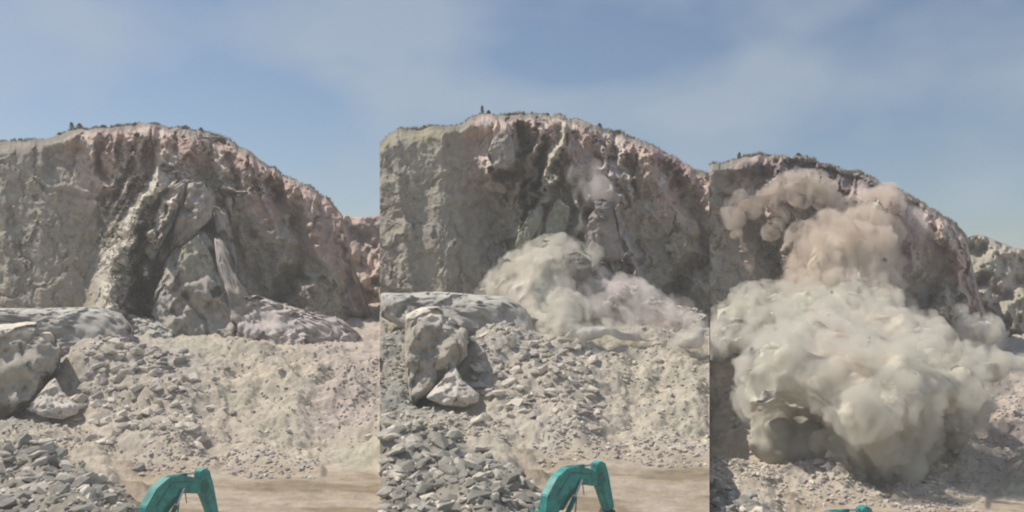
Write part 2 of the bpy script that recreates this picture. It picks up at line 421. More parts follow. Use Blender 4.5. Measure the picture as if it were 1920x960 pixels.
def ground_color(x, y):
    P = np.stack([x * .012, y * .02, 0 * x], -1).reshape(-1, 3)
    n = fbm(P, 4, 111).reshape(x.shape); n2 = fbm(P * 2.3, 3, 117).reshape(x.shape)
    c = np.broadcast_to(np.array((.51, .45, .37)), x.shape + (3,)).copy()
    c = mix(c, (.43, .41, .325), sstep(-.1, .5, n) * .7)
    c = mix(c, (.53, .47, .385), sstep(0, .5, n2) * sstep(350, 400, x) * sstep(620, 560, x) * .8)
    c = mix(c, (.36, .325, .29), sstep(.1, .6, -n2) * .5)
    c = mix(c, (.46, .395, .36), sstep(560, 640, x + 60 * n) * sstep(850, 800, y) * .8)
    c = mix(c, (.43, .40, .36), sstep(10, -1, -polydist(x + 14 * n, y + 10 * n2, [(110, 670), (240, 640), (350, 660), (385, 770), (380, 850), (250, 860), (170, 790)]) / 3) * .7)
    c = mix(c, (.46, .405, .34), sstep(240, 200, np.hypot((x - 290), (y - 830) * 2)) * .6)
    fl = sstep(868, 890, y + 5 * n - .02 * (x - 400)) * sstep(180, 260, x + 30 * n)
    c = mix(c, (.38, .315, .245), fl)
    tr = fbm(np.stack([x * .006 + y * .004, y * .07 - x * .006, 0 * x], -1).reshape(-1, 3), 3, 131).reshape(x.shape)
    c = mix(c, (.25, .20, .14), fl * sstep(.05, .5, tr) * .8)
    c = mix(c, (.45, .385, .32), fl * sstep(-.1, -.5, tr) * .7)
    c = mix(c, (.24, .225, .20), sstep(-5, 12, polydist(x + 10 * n, y, PATCH_DARK)) * .8)  # ground darkened to paint the shade in gaps between the piled rocks
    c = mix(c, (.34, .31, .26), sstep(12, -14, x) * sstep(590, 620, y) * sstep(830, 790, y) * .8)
    c = mix(c, (.30, .30, .27), sstep(120, 70, x + 20 * n) * sstep(640, 660, y) * sstep(860, 790, y) * .7)  # shadow on the slope below the left boulder, painted as dark grey
    return c
def ground_point(k, x, y):
    """world point of the ground that shows at photograph pixel (x, y) of part k"""
    gx, gy = GR[k]
    a = np.array([[x - gx]], float); b = np.array([[y - gy]], float)
    return Vector(ground_points(k, np.array([float(x)]), np.array([float(y)]))[0])
def ground_points(k, x, y):
    gx, gy = GR[k]; V = world(x, y, ground_depth(x - gx, y - gy, k)); V[..., 2] += ground_height(x - gx, y - gy, V); return V
def build_ground(k):
    gx, gy = GR[k]; xa, xb = XR[k]
    lx = np.arange(xa - gx, xb - gx + .01, 2.0); lx[-1] = xb - gx
    ys = np.concatenate([np.arange(564, 1000, 1.5), np.arange(1000, 1400, 5), np.arange(1400, 3200, 60)])
    X, Y = np.meshgrid(lx, ys)
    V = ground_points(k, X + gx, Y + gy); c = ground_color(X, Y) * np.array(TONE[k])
    z0 = V.copy(); nr, nc = X.shape; Fc = grid_faces(nr, nc)[:, ::-1]
    VV = V.reshape(-1, 3); CC = c.reshape(-1, 3)
    ex = []; ef = []; ec = []
    for side in (0, nc - 1):                       # skirts carry the cut edge down into the base sheet
        s_ = V[:, side].copy(); s_[:, 2] = -9; o = len(VV) + sum(map(len, ex)); ex.append(s_); ec.append(c[:, side]); a = np.arange(nr - 1)
        q = np.stack([a * nc + side, (a + 1) * nc + side, o + a + 1, o + a], 1); ef.append(q)
    o = mesh_obj('ground', np.concatenate([VV] + ex), np.concatenate([Fc] + ef), M_GROUND, np.concatenate([CC] + ec)); tag(o, kind='structure')
for k in range(3): build_ground(k)
g = np.array([(-1500, -1500, -9), (1500, -1500, -9), (1500, 1500, -9), (-1500, 1500, -9)], float)
tag(mesh_obj('terrain', g, [[0, 1, 2, 3]], M_GROUND, np.tile((.42, .37, .31), (4, 1))), kind='structure')

# ------------------------------------------------------------------ solids from an outline: own distance, size and thickness
_ico = {}
def ico(sub):
    if sub not in _ico:
        bm = bmesh.new(); bmesh.ops.create_icosphere(bm, subdivisions=sub, radius=1)
        _ico[sub] = (np.array([v.co[:] for v in bm.verts]), np.array([[v.index for v in f.verts] for f in bm.faces])); bm.free()
    return _ico[sub]
def outline_rock(name, poly, d, thick, mat, tint, sub=5, rough=.35, lean=0.0, boxy=.5, seed=0, cracks=(), centre=None, top=None, facet=.0, tint2=None, grain=.8):
    """a closed boulder whose outline is the polygon and whose thickness (metres) is its own; lean tips its top away"""
    S, Fc = ico(sub); poly = np.array(poly, float)
    c = poly.mean(0) if centre is None else np.array(centre, float)
    ang = np.arctan2(S[:, 2], S[:, 0]); r = np.hypot(S[:, 0], S[:, 2])
    R = np.zeros(len(S)); dx, dy = np.cos(ang), -np.sin(ang); n = len(poly)
    for i in range(n):
        p0 = poly[i] - c; p1 = poly[(i + 1) % n] - c; e = p1 - p0
        den = dx * e[1] - dy * e[0]; den = np.where(np.abs(den) < 1e-9, 1e-9, den)
        t = (p0[0] * e[1] - p0[1] * e[0]) / den; u = (p0[0] * dy - p0[1] * dx) / den
        R = np.where((t > 0) & (u >= -1e-6) & (u <= 1 + 1e-6), np.maximum(R, t), R)
    rr = r ** (1 - boxy * .55)
    x = c[0] + dx * R * rr; y = c[1] + dy * R * rr
    H = poly[:, 1].max() - poly[:, 1].min(); h = (poly[:, 1].max() - y) / H
    wv = np.sign(S[:, 1]) * np.abs(S[:, 1]) ** (1 - boxy * .6)
    D = d + wv * thick + lean * h
    P0 = world(x, y, np.full(len(x), float(d)))
    Q = np.stack([P0[:, 0], D, P0[:, 2]], -1)
    nn = fbm(Q * .16 + seed, 5, 200 + seed, .55) * thick * rough
    if facet: nn = nn + facet * (worley(Q * .28 + seed, seed) - .5) * thick
    nn = nn + thick * .32 * grain * facets(Q * .19 + seed + .3 * fbm(Q * .3, 2, 5)[:, None], seed + 3) + .5 * grain * facets(Q * .55 + seed, seed + 4) + grain * (.25 * fbm(Q * .45 + seed, 4, 240 + seed, .6, ridged=True) + .35 * fbm(Q * 1.4, 3, 260 + seed, .6))
    for pts, wd, am in cracks:
        nn = nn - am * np.clip(1 - dist_line(x, y, pts) / wd, 0, 1) * (S[:, 1] < 0)
    V = world(x, y, D + np.where(S[:, 1] < 0, -1, 1) * nn)
    col = np.broadcast_to(np.array(tint, float), V.shape).copy()
    m = fbm(Q * .2, 4, 300 + seed)
    if tint2 is not None: col = mix(col, tint2, sstep(-.1, .5, m))
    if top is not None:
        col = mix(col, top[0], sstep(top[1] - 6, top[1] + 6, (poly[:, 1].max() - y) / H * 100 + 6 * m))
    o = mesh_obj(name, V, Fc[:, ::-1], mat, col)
    return o
def off(poly, dx, dy, s=1.0): return [(p[0] * s + dx, p[1] * s + dy) for p in poly]

# the slab that breaks away at the foot of the first cliff
o = outline_rock('rock_slab', [(322, 470), (346, 440), (384, 432), (400, 452), (416, 500), (440, 555), (462, 590), (484, 636), (430, 648), (360, 645), (315, 628), (284, 590), (290, 548), (306, 515), (310, 490)], 184, 6.5, M_SLAB, (.42, .375, .315), sub=6, rough=.2, grain=.8, lean=20, boxy=.4, seed=3,
    cracks=(([(345, 550), (368, 585), (385, 600), (392, 642)], 5, 2.2), ([(338, 540), (400, 530)], 5, -1.2), ([(385, 455), (408, 520), (440, 580)], 6, -1.4)), tint2=(.46, .415, .34), centre=(375, 580), facet=.25)
for poly, d, sd_, lab in [([(296, 392), (318, 352), (350, 334), (344, 372), (322, 424), (286, 492), (270, 470)], 199.5, 14, 'pale broken rock sheet slanting down left above the cracked grey slab'),
                     ([(352, 344), (384, 338), (408, 366), (396, 410), (352, 452), (318, 470), (330, 410)], 200, 17, 'pale brown shattered wedge just above the tip of the cracked grey slab'),
                     ([(398, 380), (424, 392), (436, 440), (446, 505), (424, 480), (404, 430)], 202, 19, 'thin tilted rock flake right of the tip of the cracked grey slab')]:
    o3 = outline_rock('rock_slab', poly, d, 3, M_SLAB, (.50, .44, .38), sub=5, rough=.5, lean=5, seed=sd_, boxy=.2, facet=.6, grain=1.2)
    tag(o3, lab, 'rock slab')
o2 = outline_rock('rock_slab', [(398, 430), (420, 450), (446, 515), (480, 575), (510, 640), (450, 648), (432, 600), (410, 530)], 183, 5, M_SLAB, (.40, .35, .30), sub=5, rough=.3, lean=17, seed=8, boxy=.4, centre=(435, 590))
tag(o2, 'brown curved flank slab along the right side of the cracked grey slab', 'rock slab')
tag(o, 'huge cracked grey slab leaning pointed against the foot of the left cliff', 'rock slab')
o = outline_rock('rock_slab', [(330, 500), (340, 462), (372, 440), (392, 470), (412, 520), (420, 556), (372, 545), (338, 548)], 190.5, 3, M_SLAB, (.38, .355, .27), sub=5, rough=.2, lean=3, seed=5, boxy=.5)
tag(o, 'flat olive rock face high on the cracked grey slab', 'rock')
# benches and boulders on the left side of the first two parts
for k, (dx, dy) in enumerate([(0, 0), (750, -22)]):
    nm = ('left', 'middle')[k]
    xs = -330 if k == 0 else -37
    P = [(xs, 576), (60, 578), (150, 576), (185, 575), (228, 588), (248, 612), (256, 662), (200, 668), (110, 672), (xs, 676)]
    if k == 1: P = [(xs, 570), (0, 572), (60, 568), (150, 574), (200, 578), (235, 600), (256, 640), (250, 662), (110, 672), (30, 650), (xs, 615)]
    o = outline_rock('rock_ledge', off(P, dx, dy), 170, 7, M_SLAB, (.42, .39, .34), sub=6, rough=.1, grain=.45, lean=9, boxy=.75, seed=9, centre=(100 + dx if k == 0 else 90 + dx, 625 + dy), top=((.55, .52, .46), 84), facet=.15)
    tag(o, f'long grey rock ledge with pale top below the {nm} cliff wall', 'rock ledge')
    B = [(-90, 612), (0, 608), (50, 603), (78, 604), (66, 622), (96, 622), (116, 650), (112, 690), (88, 712), (60, 760), (0, 792), (-90, 800)]
    if k == 1: B = [(10, 612), (40, 598), (72, 596), (82, 606), (66, 618), (96, 616), (128, 640), (126, 690), (96, 720), (60, 760), (20, 782), (8, 700)]
    o = outline_rock('boulder', off(B, dx, dy), 147, 7, M_SLAB, (.42, .38, .315), sub=6, grain=.5, rough=.15, lean=9, boxy=.7, seed=4, centre=((20 if k == 0 else 62) + dx, 690 + dy), top=((.72, .64, .53), 85), facet=.5,  # cream top colour paints sunlight on the upper plane
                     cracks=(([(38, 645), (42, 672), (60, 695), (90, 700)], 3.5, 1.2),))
    tag(o, ('big dark boulder with sunlit top painted cream at the far left edge below the ledge', 'big dark boulder with sunlit top painted cream below the ledge of the middle cliff')[k], 'boulder')
    T = [(92, 716), (104, 708), (118, 735), (150, 762), (146, 776), (118, 786), (80, 782), (48, 768)]
    o = outline_rock('boulder', off(T, dx, dy), 138, 3, M_SLAB, (.60, .54, .47), sub=5, rough=.3, lean=7, boxy=.3, seed=6, facet=.3)
    tag(o, f'pale pinkish wedge shaped boulder under the dark boulder of the {nm} part', 'boulder')

# dark rock showing inside the middle dust
o = outline_rock('rock_slab', [(1036, 500), (1052, 478), (1085, 472), (1108, 490), (1112, 520), (1095, 545), (1062, 548), (1042, 530)], 185, 2, M_SLAB, (.27, .235, .195), sub=5, rough=.35, lean=3, boxy=.3, seed=40, facet=.2)
tag(o, 'dark olive brown rock showing inside the middle dust cloud', 'rock slab')
# pieces of the middle cliff coming loose
for i, (poly, d, th, tint, lab) in enumerate([
    ([(1096, 440), (1104, 405), (1128, 372), (1146, 378), (1158, 410), (1164, 450), (1172, 485), (1140, 492), (1100, 480)], 198, 3.0, (.33, .28, .25), 'tall brown block tearing loose above the middle dust cloud'),
    ([(965, 462), (972, 435), (1000, 392), (1022, 378), (1016, 420), (990, 462), (975, 474)], 200, 1.8, (.30, .29, .22), 'leaf shaped olive slab sliding left above the middle dust cloud'),
    ([(1022, 460), (1024, 410), (1046, 372), (1070, 390), (1064, 425), (1046, 462), (1032, 470)], 200, 2.0, (.31, .30, .23), 'upright olive slab sliding just above the top of the middle dust cloud'),
    ([(912, 290), (925, 258), (950, 240), (966, 270), (968, 300), (950, 318), (925, 316)], 206, 4.0, (.35, .32, .28), 'bulging pear shaped block hanging just under the middle crest'),
    ([(1112, 378), (1130, 372), (1148, 385), (1150, 402), (1136, 416), (1118, 402)], 196.5, 1.5, (.25, .22, .20), 'small dark cap rock on top of the tall brown block')]):
    o = outline_rock('rock_slab', poly, d, th, M_SLAB, tint, sub=5, rough=.35, lean=3, boxy=.3, seed=20 + i, facet=.2)
    tag(o, lab, 'rock slab')

# ------------------------------------------------------------------ talus at the cliff feet (uneven banks of debris)
LOOSE = []
def scatter_on(o, n, seed, r0=.12, r1=.9):
    r = random.Random(seed); me = o.data; vs = [v for v in me.vertices if v.normal.z > .25 and v.normal.y < .6]
    for v in r.sample(vs, min(n, len(vs))):
        LOOSE.append((v.co.copy(), r0 + (r1 - r0) * r.random() ** 3, r.choice((0, 1, 1, 3, 4)), r.randrange(12), r.random(), r.random()))
def bank(poly, d, th, tint, seed, lean=7, top=None, kind='structure'):
    o = outline_rock('talus', poly, d, th, M_GROUND, tint, sub=6, rough=.3, lean=lean, boxy=.4, seed=seed, top=top, facet=.2, grain=1.0)
    tag(o, kind='structure'); scatter_on(o, 260, seed); return o
bank([(430, 560), (480, 553), (560, 578), (640, 598), (676, 628), (670, 650), (560, 655), (470, 648), (440, 610)], 178, 5, (.54, .47, .43), 31, 12, None)
bank([(1080, 500), (1130, 490), (1170, 530), (1200, 600), (1210, 650), (1120, 650), (1070, 600)], 178, 5, (.48, .42, .37), 33, 16)
bank([(1150, 520), (1200, 530), (1260, 575), (1300, 620), (1290, 650), (1190, 652), (1160, 600)], 179, 4, (.50, .44, .40), 34, 14)
bank([(1230, 560), (1280, 570), (1329, 590), (1329, 652), (1250, 652)], 181, 4, (.53, .48, .43), 37, 12)
bank([(240, 588), (300, 600), (330, 630), (380, 650), (330, 672), (255, 668), (235, 630)], 180, 4, (.52, .49, .42), 35, 8)
bank([(240 + 750, 576), (300 + 750, 585), (330 + 750, 610), (380 + 750, 640), (330 + 750, 655), (255 + 750, 648), (235 + 750, 610)], 180, 4, (.46, .44, .38), 36, 8)

# ------------------------------------------------------------------ loose rock
def proto_rock(seed, n=16, flat=.7):
    r = random.Random(seed); bm = bmesh.new()
    for _ in range(n):
        v = Vector((r.gauss(0, 1), r.gauss(0, 1), r.gauss(0, 1))).normalized() * r.uniform(.8, 1.05)
        bm.verts.new((v.x * r.uniform(.9, 1.1), v.y * .8, v.z * flat))
    res = bmesh.ops.convex_hull(bm, input=bm.verts)
    bmesh.ops.delete(bm, geom=[e for e in set(res['geom_interior'] + res['geom_unused']) if isinstance(e, bmesh.types.BMVert)], context='VERTS')
    bmesh.ops.triangulate(bm, faces=bm.faces); bm.verts.ensure_lookup_table(); bm.verts.index_update(); bm.normal_update()
    V = np.array([v.co[:] for v in bm.verts]); Fc = np.array([[v.index for v in f.verts] for f in bm.faces]); bm.free()
    return V, Fc
PR = [proto_rock(s, 14 + s % 5 * 2, (.45, .6, .75, .55)[s % 4]) for s in range(12)]
# patch: local outline on the ground, how many, size range in px, stone colours, name of the patch
PATCH = [
    ([(120, 665), (240, 648), (345, 665), (372, 760), (385, 835), (300, 860), (215, 800), (130, 735)], 560, 4, 24, (0, 1, 1, 2, 3, 4), 'grey rubble heap'),
    ([(-60, 862), (60, 858), (140, 880), (215, 915), (262, 950), (262, 1000), (-60, 1000)], 560, 10, 38, (0, 2, 2, 2, 1), 'dark rock pile'),
    ([(380, 855), (470, 848), (600, 870), (596, 900), (480, 900), (400, 885), (250, 888), (250, 860), (330, 830)], 520, 4, 13, (1, 4, 3, 0), 'strip of stones'),
    ([(370, 665), (712, 665), (712, 840), (560, 850), (400, 835)], 620, 2.5, 8, (3, 3, 1, 0), 'gravelly slope'),
    ([(430, 585), (640, 605), (680, 640), (650, 664), (430, 664)], 260, 3, 8, (1, 4, 3), 'cliff foot'),
    ([(-60, 790), (120, 790), (240, 850), (150, 868), (-60, 862)], 330, 4, 14, (3, 1, 0), 'left slope'),
    ([(590, 690), (760, 670), (760, 830), (640, 810)], 300, 3, 10, (4, 4, 3), 'purple slope'),
    ([(-36, 625), (0, 625), (30, 680), (20, 790), (-36, 800)], 200, 5, 15, (3, 2, 0), 'left bank'),
]
cand = []
for k in range(3):
    gx, gy = GR[k]; xa, xb = XR[k]
    for pi, (poly, n, s0, s1, cols, nm) in enumerate(PATCH):
        p = np.array(poly); m = 0; tries = 0
        want = int(n * (1.0 if k < 2 else .9))
        while m < want and tries < 12 * n:
            tries += 1
            x = rnd.uniform(p[:, 0].min(), p[:, 0].max()); y = rnd.uniform(p[:, 1].min(), p[:, 1].max())
            X, Y = x + gx, y + gy
            if not (xa + 4 < X < xb - 4): 
                if not (k == 0 and X < xa): continue
            if not inpoly(np.array([x]), np.array([y]), poly)[0]: continue
            sz = s0 + (s1 - s0) * rnd.random() ** 2.8
            cand.append((sz, k, pi, X, Y, rnd.choice(cols), rnd.randrange(12), rnd.random(), rnd.random())); m += 1
    if k < 2:
        for _ in range(34):
            x = rnd.uniform(140, 370); y = rnd.uniform(680, 850)
            cand.append((rnd.uniform(16, 30), k, 0, x + gx, y + gy, rnd.choice((1, 1, 3, 0)), rnd.randrange(12), rnd.random(), rnd.random()))
        for _ in range(14):
            x = rnd.uniform(390, 570); y = rnd.uniform(690, 840)
            cand.append((rnd.uniform(9, 15), k, 3, x + gx, y + gy, rnd.choice((1, 3, 2)), rnd.randrange(12), rnd.random(), rnd.random()))
    # extra bottom rubble of the third part
    if k == 2:
        for _ in range(700):
            X = rnd.uniform(1340, 1820); Y = rnd.uniform(885, 962) - 15 * math.exp(-((X - 1570) / 90) ** 2)
            if Y < 880: continue
            cand.append((3 + 9 * rnd.random() ** 3, 2, 2, X, Y, rnd.choice((0, 1, 4, 3, 0)), rnd.randrange(12), rnd.random(), rnd.random()))
        for _ in range(330):
            X = rnd.uniform(1790, 2100); Y = rnd.uniform(700, 900)
            cand.append((2.5 + 8 * rnd.random() ** 3, 2, 3, X, Y, rnd.choice((0, 3, 1)), rnd.randrange(12), rnd.random(), rnd.random()))
# notable single stones, with their own words
SPEC = [
    (0, 262, 752, 30, 1, 'large cream flat topped stone in the middle of the left grey rubble heap'),
    (0, 278, 786, 30, 1, 'large pale tilted stone just below the cream stone of the left rubble heap'),
    (0, 235, 770, 18, 1, 'pale stone left of the two cream stones in the left rubble heap'),
    (1, 1012, 722, 30, 1, 'large cream flat topped stone in the middle of the central grey rubble heap'),
    (1, 1036, 752, 28, 1, 'large pale stone just below the cream stone of the central rubble heap'),
    (1, 1075, 745, 22, 0, 'grey stone on the right side of the central rubble heap'),
    (0, 690, 832, 22, 1, 'pale pinkish stone at the right end of the left pit floor'),
    (0, 355, 822, 20, 2, 'dark brownish stone at the lower right of the left rubble heap'),
    (1, 1100, 795, 20, 2, 'dark grey stone at the lower right of the central rubble heap'),
    (2, 1588, 905, 15, 1, 'white stone under the big right dust cloud near the bottom'),
    (0, 265, 880, 20, 2, 'dark brown stone at the edge of the left pit floor'),
    (0, 160, 935, 40, 0, 'long pale slab lying across the dark rock pile at lower left'),
    (1, 905, 862, 34, 0, 'tilted grey slab on the top edge of the central dark rock pile'),
    (0, 210, 905, 28, 3, 'greenish block at the right end of the left dark rock pile'),
]
def rock_matrix(X, Y, k, sz, a, b):
    P = ground_points(k, np.array([X], float), np.array([Y], float))[0]
    r = sz * .5 * P[1] / F * 1.15
    R = Matrix.Rotation(a * 6.283, 4, 'Z') @ Matrix.Rotation((b - .5) * 1.1, 4, 'X') @ Matrix.Rotation((a - .5) * .8, 4, 'Y')
    return Matrix.Translation(Vector(P) + Vector((0, 0, r * .25))) @ R @ Matrix.Diagonal((r * (1.0 + .5 * b), r, r, 1))
pm = {}
def rock_mesh(pi, ci):
    if (pi, ci) not in pm:
        V, Fc = PR[pi]; me = bpy.data.meshes.new('rock'); me.from_pydata(V.tolist(), [], Fc.tolist()); me.materials.append(STONE[ci]); pm[(pi, ci)] = me
    return pm[(pi, ci)]
for i, (k, X, Y, sz, ci, lab) in enumerate(SPEC):
    o = bpy.data.objects.new('stone', rock_mesh(i % 12, ci)); C.objects.link(o)
    o.matrix_world = rock_matrix(X, Y, k, sz, (i * .37) % 1, .35 + .3 * ((i * .61) % 1)); tag(o, lab, 'stone')
cand.sort(key=lambda t: -t[0])
inview = lambda t: -8 < t[3] < 1928 and t[4] < 966
big = [t for t in cand if inview(t)][:285]; bigset = set(map(id, big))
PN = ('left', 'central', 'right')
COLN = ('mid grey', 'pale', 'dark grey', 'tan', 'purplish grey')
for t in big:
    sz, k, pi, X, Y, ci, pr, a, b = t
    o = bpy.data.objects.new('rock', rock_mesh(pr, ci)); C.objects.link(o); o.matrix_world = rock_matrix(X, Y, k, sz, a, b)
    nm = PATCH[pi][5]
    tag(o, f'{COLN[ci]} angular rock among others of its colour in the {PN[k]} {nm}', 'rock', f'{COLN[ci]} rocks of the {PN[k]} {nm}')
acc = {}
# debris pouring down the face of the first cliff, and on the ledges
sx_, sy_ = [], []
for _ in range(1300):
    y = rnd.uniform(340, 590); x = 255 - (y - 340) * .16 + rnd.gauss(0, 26) * (1 - (y - 340) / 500)
    if rnd.random() < .3: x = rnd.uniform(185, 240); y = rnd.uniform(370, 500)
    sx_.append(x); sy_.append(y)
sx_ = np.array([sx_]); sy_ = np.array([sy_]); sd_ = cliff_depth(0, sx_, sy_, np.full(sx_.shape, 238.))[0][0]
for x, y, d in zip(sx_[0], sy_[0], sd_):
    LOOSE.append((px(x, y, d - .1), .14 + .8 * rnd.random() ** 3, rnd.choice((1, 1, 0, 3)), rnd.randrange(12), rnd.random(), rnd.random()))
for o in [o for o in C.objects if o.name.startswith('rock_ledge')]: scatter_on(o, 160, 5, .12, .7)
for t in cand:
    if id(t) in bigset: continue
    acc.setdefault(t[5], []).append(t)
for ci, ts in acc.items():
    VV, FF, o_ = [], [], 0
    for sz, k, pi, X, Y, _, pr, a, b in ts:
        V, Fc = PR[pr]; Mx = np.array(rock_matrix(X, Y, k, sz, a, b)); VV.append(V @ Mx[:3, :3].T + Mx[:3, 3]); FF.append(Fc + o_); o_ += len(V)
    for p, r_, c_, pr, a, b in LOOSE:
        if c_ != ci: continue
        V, Fc = PR[pr]; R = np.array((Matrix.Rotation(a * 6.28, 3, 'Z') @ Matrix.Rotation((b - .5) * 2, 3, 'X'))); VV.append((V * r_) @ R.T + np.array(p)); FF.append(Fc + o_); o_ += len(V)
    tag(mesh_obj('rubble', np.concatenate(VV), np.concatenate(FF), STONE[ci], smooth=False), f'{COLN[ci]} small stones scattered over the quarry slopes', 'rubble', kind='stuff')

# ------------------------------------------------------------------ dust
def vol_mat(name, dens, col, cloud=0.0):
    """even density, or with cloud > 0 a billowing density that thins out to nothing between its clumps (noise scale = cloud)"""
    m = bpy.data.materials.new(name); m.use_nodes = True; t = m.node_tree; t.nodes.clear()
    o = t.nodes.new('ShaderNodeOutputMaterial'); v = t.nodes.new('ShaderNodeVolumePrincipled'); v.inputs['Density'].default_value = dens
    v.inputs['Color'].default_value = (*col, 1); v.inputs['Anisotropy'].default_value = .1; t.links.new(v.outputs[0], o.inputs['Volume'])
    if cloud:
        g = t.nodes.new('ShaderNodeNewGeometry'); n = t.nodes.new('ShaderNodeTexNoise'); n.inputs['Scale'].default_value = cloud; n.inputs['Detail'].default_value = 3; n.inputs['Distortion'].default_value = .5
        r = t.nodes.new('ShaderNodeMapRange'); r.inputs[1].default_value = .42; r.inputs[2].default_value = .62; r.inputs[3].default_value = 0; r.inputs[4].default_value = dens
        mp = t.nodes.new('ShaderNodeMapping'); mp.inputs['Scale'].default_value = (1, 1, .6)
        t.links.new(g.outputs['Position'], mp.inputs[0]); t.links.new(mp.outputs[0], n.inputs['Vector']); t.links.new(n.outputs[0], r.inputs[0]); t.links.new(r.outputs[0], v.inputs['Density'])
    return m
M_VEIL = vol_mat('dust_veil', .55, (.87, .84, .765), .30); M_TAN = vol_mat('tan_dust_veil', .5, (.90, .81, .72), .30); M_PINK = vol_mat('pink_dust_veil', .26, (.95, .89, .85), .3)
cy.volume_step_rate = 0.12; cy.volume_max_steps = 256
def fill(poly, n, r0, r1, df, bulge=6, seed=1):
    """blobs filling an outline; df(x, y) gives the distance of the cloud's middle"""
    r = random.Random(seed); p = np.array(poly, float); out = []; t = 0
    while len(out) < n and t < 60 * n:
        t += 1; x = r.uniform(p[:, 0].min(), p[:, 0].max()); y = r.uniform(p[:, 1].min(), p[:, 1].max())
        e = float(polydist(np.array([x]), np.array([y]), poly)[0])
        if e < r0 * .75: continue
        R = min(e * 1.02, r0 + (r1 - r0) * r.random() ** 1.5)
        if r.random() < .12: R = min(e * 1.02, r1 * 1.3)
        out.append((x, y, R, df(x, y) - bulge * min(1, e / 50) * r.uniform(.3, 1)))
    return out
def dust_cloud(blobs, label, seed=0, voxel=.5, bill=1.0, clip=None, smooth_zone=None, tintf=None, veil=M_VEIL, vt=1.0):
    S, Fc = ico(3); VV, FF, o_ = [], [], 0; r = random.Random(seed)
    for (x, y, rr, d) in blobs:
        p = np.array(px(x, y, d)); R = rr * d / F
        q = np.array(Matrix.Rotation(r.uniform(0, 6), 3, 'Y')); sc = np.array((r.uniform(.85, 1.15), r.uniform(.8, 1.1), r.uniform(.7, 1.0)))
        VV.append((S * sc * R) @ q.T + p); FF.append(Fc + o_); o_ += len(S)
    tmp = mesh_obj('tmp', np.concatenate(VV), np.concatenate(FF), M_DUST)
    md = tmp.modifiers.new('r', 'REMESH'); md.mode = 'VOXEL'; md.voxel_size = voxel; md.use_smooth_shade = True
    m2 = tmp.modifiers.new('s', 'SMOOTH'); m2.factor = .5; m2.iterations = 14
    dg = bpy.context.evaluated_depsgraph_get(); ev = tmp.evaluated_get(dg); me = ev.to_mesh()
    n = len(me.vertices); V = np.empty(n * 3, np.float32); me.vertices.foreach_get('co', V); V = V.reshape(-1, 3).astype(float)
    N = np.empty(n * 3, np.float32); me.vertices.foreach_get('normal', N); N = N.reshape(-1, 3)
    Q = np.array([p.vertices[:] for p in me.polygons]); ev.to_mesh_clear(); bpy.data.objects.remove(tmp)
    W = V + 2.6 * np.stack([fbm(V * .16, 4, seed + 1), fbm(V * .16 + 9, 4, seed + 2), fbm(V * .16 + 5, 4, seed + 3)], 1)
    k = np.ones(n)
    sx = 960 + F * V[:, 0] / V[:, 1]; sy = HZ - F * (V[:, 2] - CZ) / V[:, 1]
    if smooth_zone is not None: k = smooth_zone(sx, sy)
    h = 2.5 * (.55 - worley(W * .15, seed)) + 1.6 * (.55 - worley(W * .38, seed + 7)) + .8 * (.55 - worley(W * .9, seed + 13)) + .45 * (.55 - worley(W * 2.0, seed + 17)) + 2.0 * fbm(V * .14, 5, seed + 31, .55)
    disp = h * bill * k + (1 - k) * 1.0 * fbm(V * np.array((.35, .35, .09)), 4, seed + 5)
    V2 = V + N * (disp * (.5 if veil else 1) - 1.1 * vt)[:, None]
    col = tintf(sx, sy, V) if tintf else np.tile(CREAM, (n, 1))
    V3 = V + N * (disp * .85 + 1.0 * vt + .8 * vt * fbm(V * .3, 4, seed + 61))[:, None]
    if clip:                                       # the cloud ends where its part of the quarry ends
        for A in (V2, V3): A[:, 0] = np.clip(A[:, 0], A[:, 1] * (clip[0] - 960) / F, A[:, 1] * (clip[1] - 960) / F)
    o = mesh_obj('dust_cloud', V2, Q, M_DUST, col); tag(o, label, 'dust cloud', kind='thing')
    m3 = o.modifiers.new('s', 'SMOOTH'); m3.factor = .5; m3.iterations = 12
    if veil:
        a = mesh_obj('dust_veil', V3, Q, veil, parent=o)
    return o
def soft(sx, sy, V):
    n = fbm(V * .08, 3, 401)
    c = np.tile(CREAM, (len(V), 1)); return mix(c, DPINK, sstep(-.2, .6, n) * .5)
# second part: the slide has just hit the bench
def d2(x, y): return float(np.interp(y, [450, 560, 645], [200, 188, 160])) 
B2 = fill([(878, 552), (905, 520), (948, 500), (965, 470), (1010, 458), (1060, 455), (1100, 468), (1118, 490), (1100, 520), (1095, 560), (1110, 600), (1090, 632), (1050, 640), (1010, 618), (960, 590), (930, 560)], 130, 9, 34, d2, 7, 3)
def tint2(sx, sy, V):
    c = soft(sx, sy, V); return mix(c, (.40, .36, .30), sstep(50, 20, np.hypot(sx - 1075, (sy - 520) * .8)) * .6)  # brown patch paints the shadow pocket into the dust colour
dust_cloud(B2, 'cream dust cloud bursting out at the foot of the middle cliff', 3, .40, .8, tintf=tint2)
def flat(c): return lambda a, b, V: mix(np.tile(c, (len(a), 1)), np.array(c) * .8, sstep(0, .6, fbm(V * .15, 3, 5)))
dust_cloud(fill([(1040, 640), (1060, 612), (1100, 600), (1150, 606), (1200, 618), (1262, 632), (1255, 646), (1180, 650), (1080, 650)], 50, 5, 20, lambda x, y: 160, 3, 8), 'low pale dust roll running right along the middle bench', 8, .34, .5, tintf=flat((.56, .52, .46)), vt=.65)
dust_cloud(fill([(1258, 652), (1275, 628), (1300, 614), (1329, 610), (1329, 660), (1290, 662)], 24, 5, 18, lambda x, y: 158, 3, 9), 'small white dust puff at the right edge of the middle bench', 9, .34, .45, (0, 1328.5), tintf=flat((.58, .54, .48)), vt=.65)
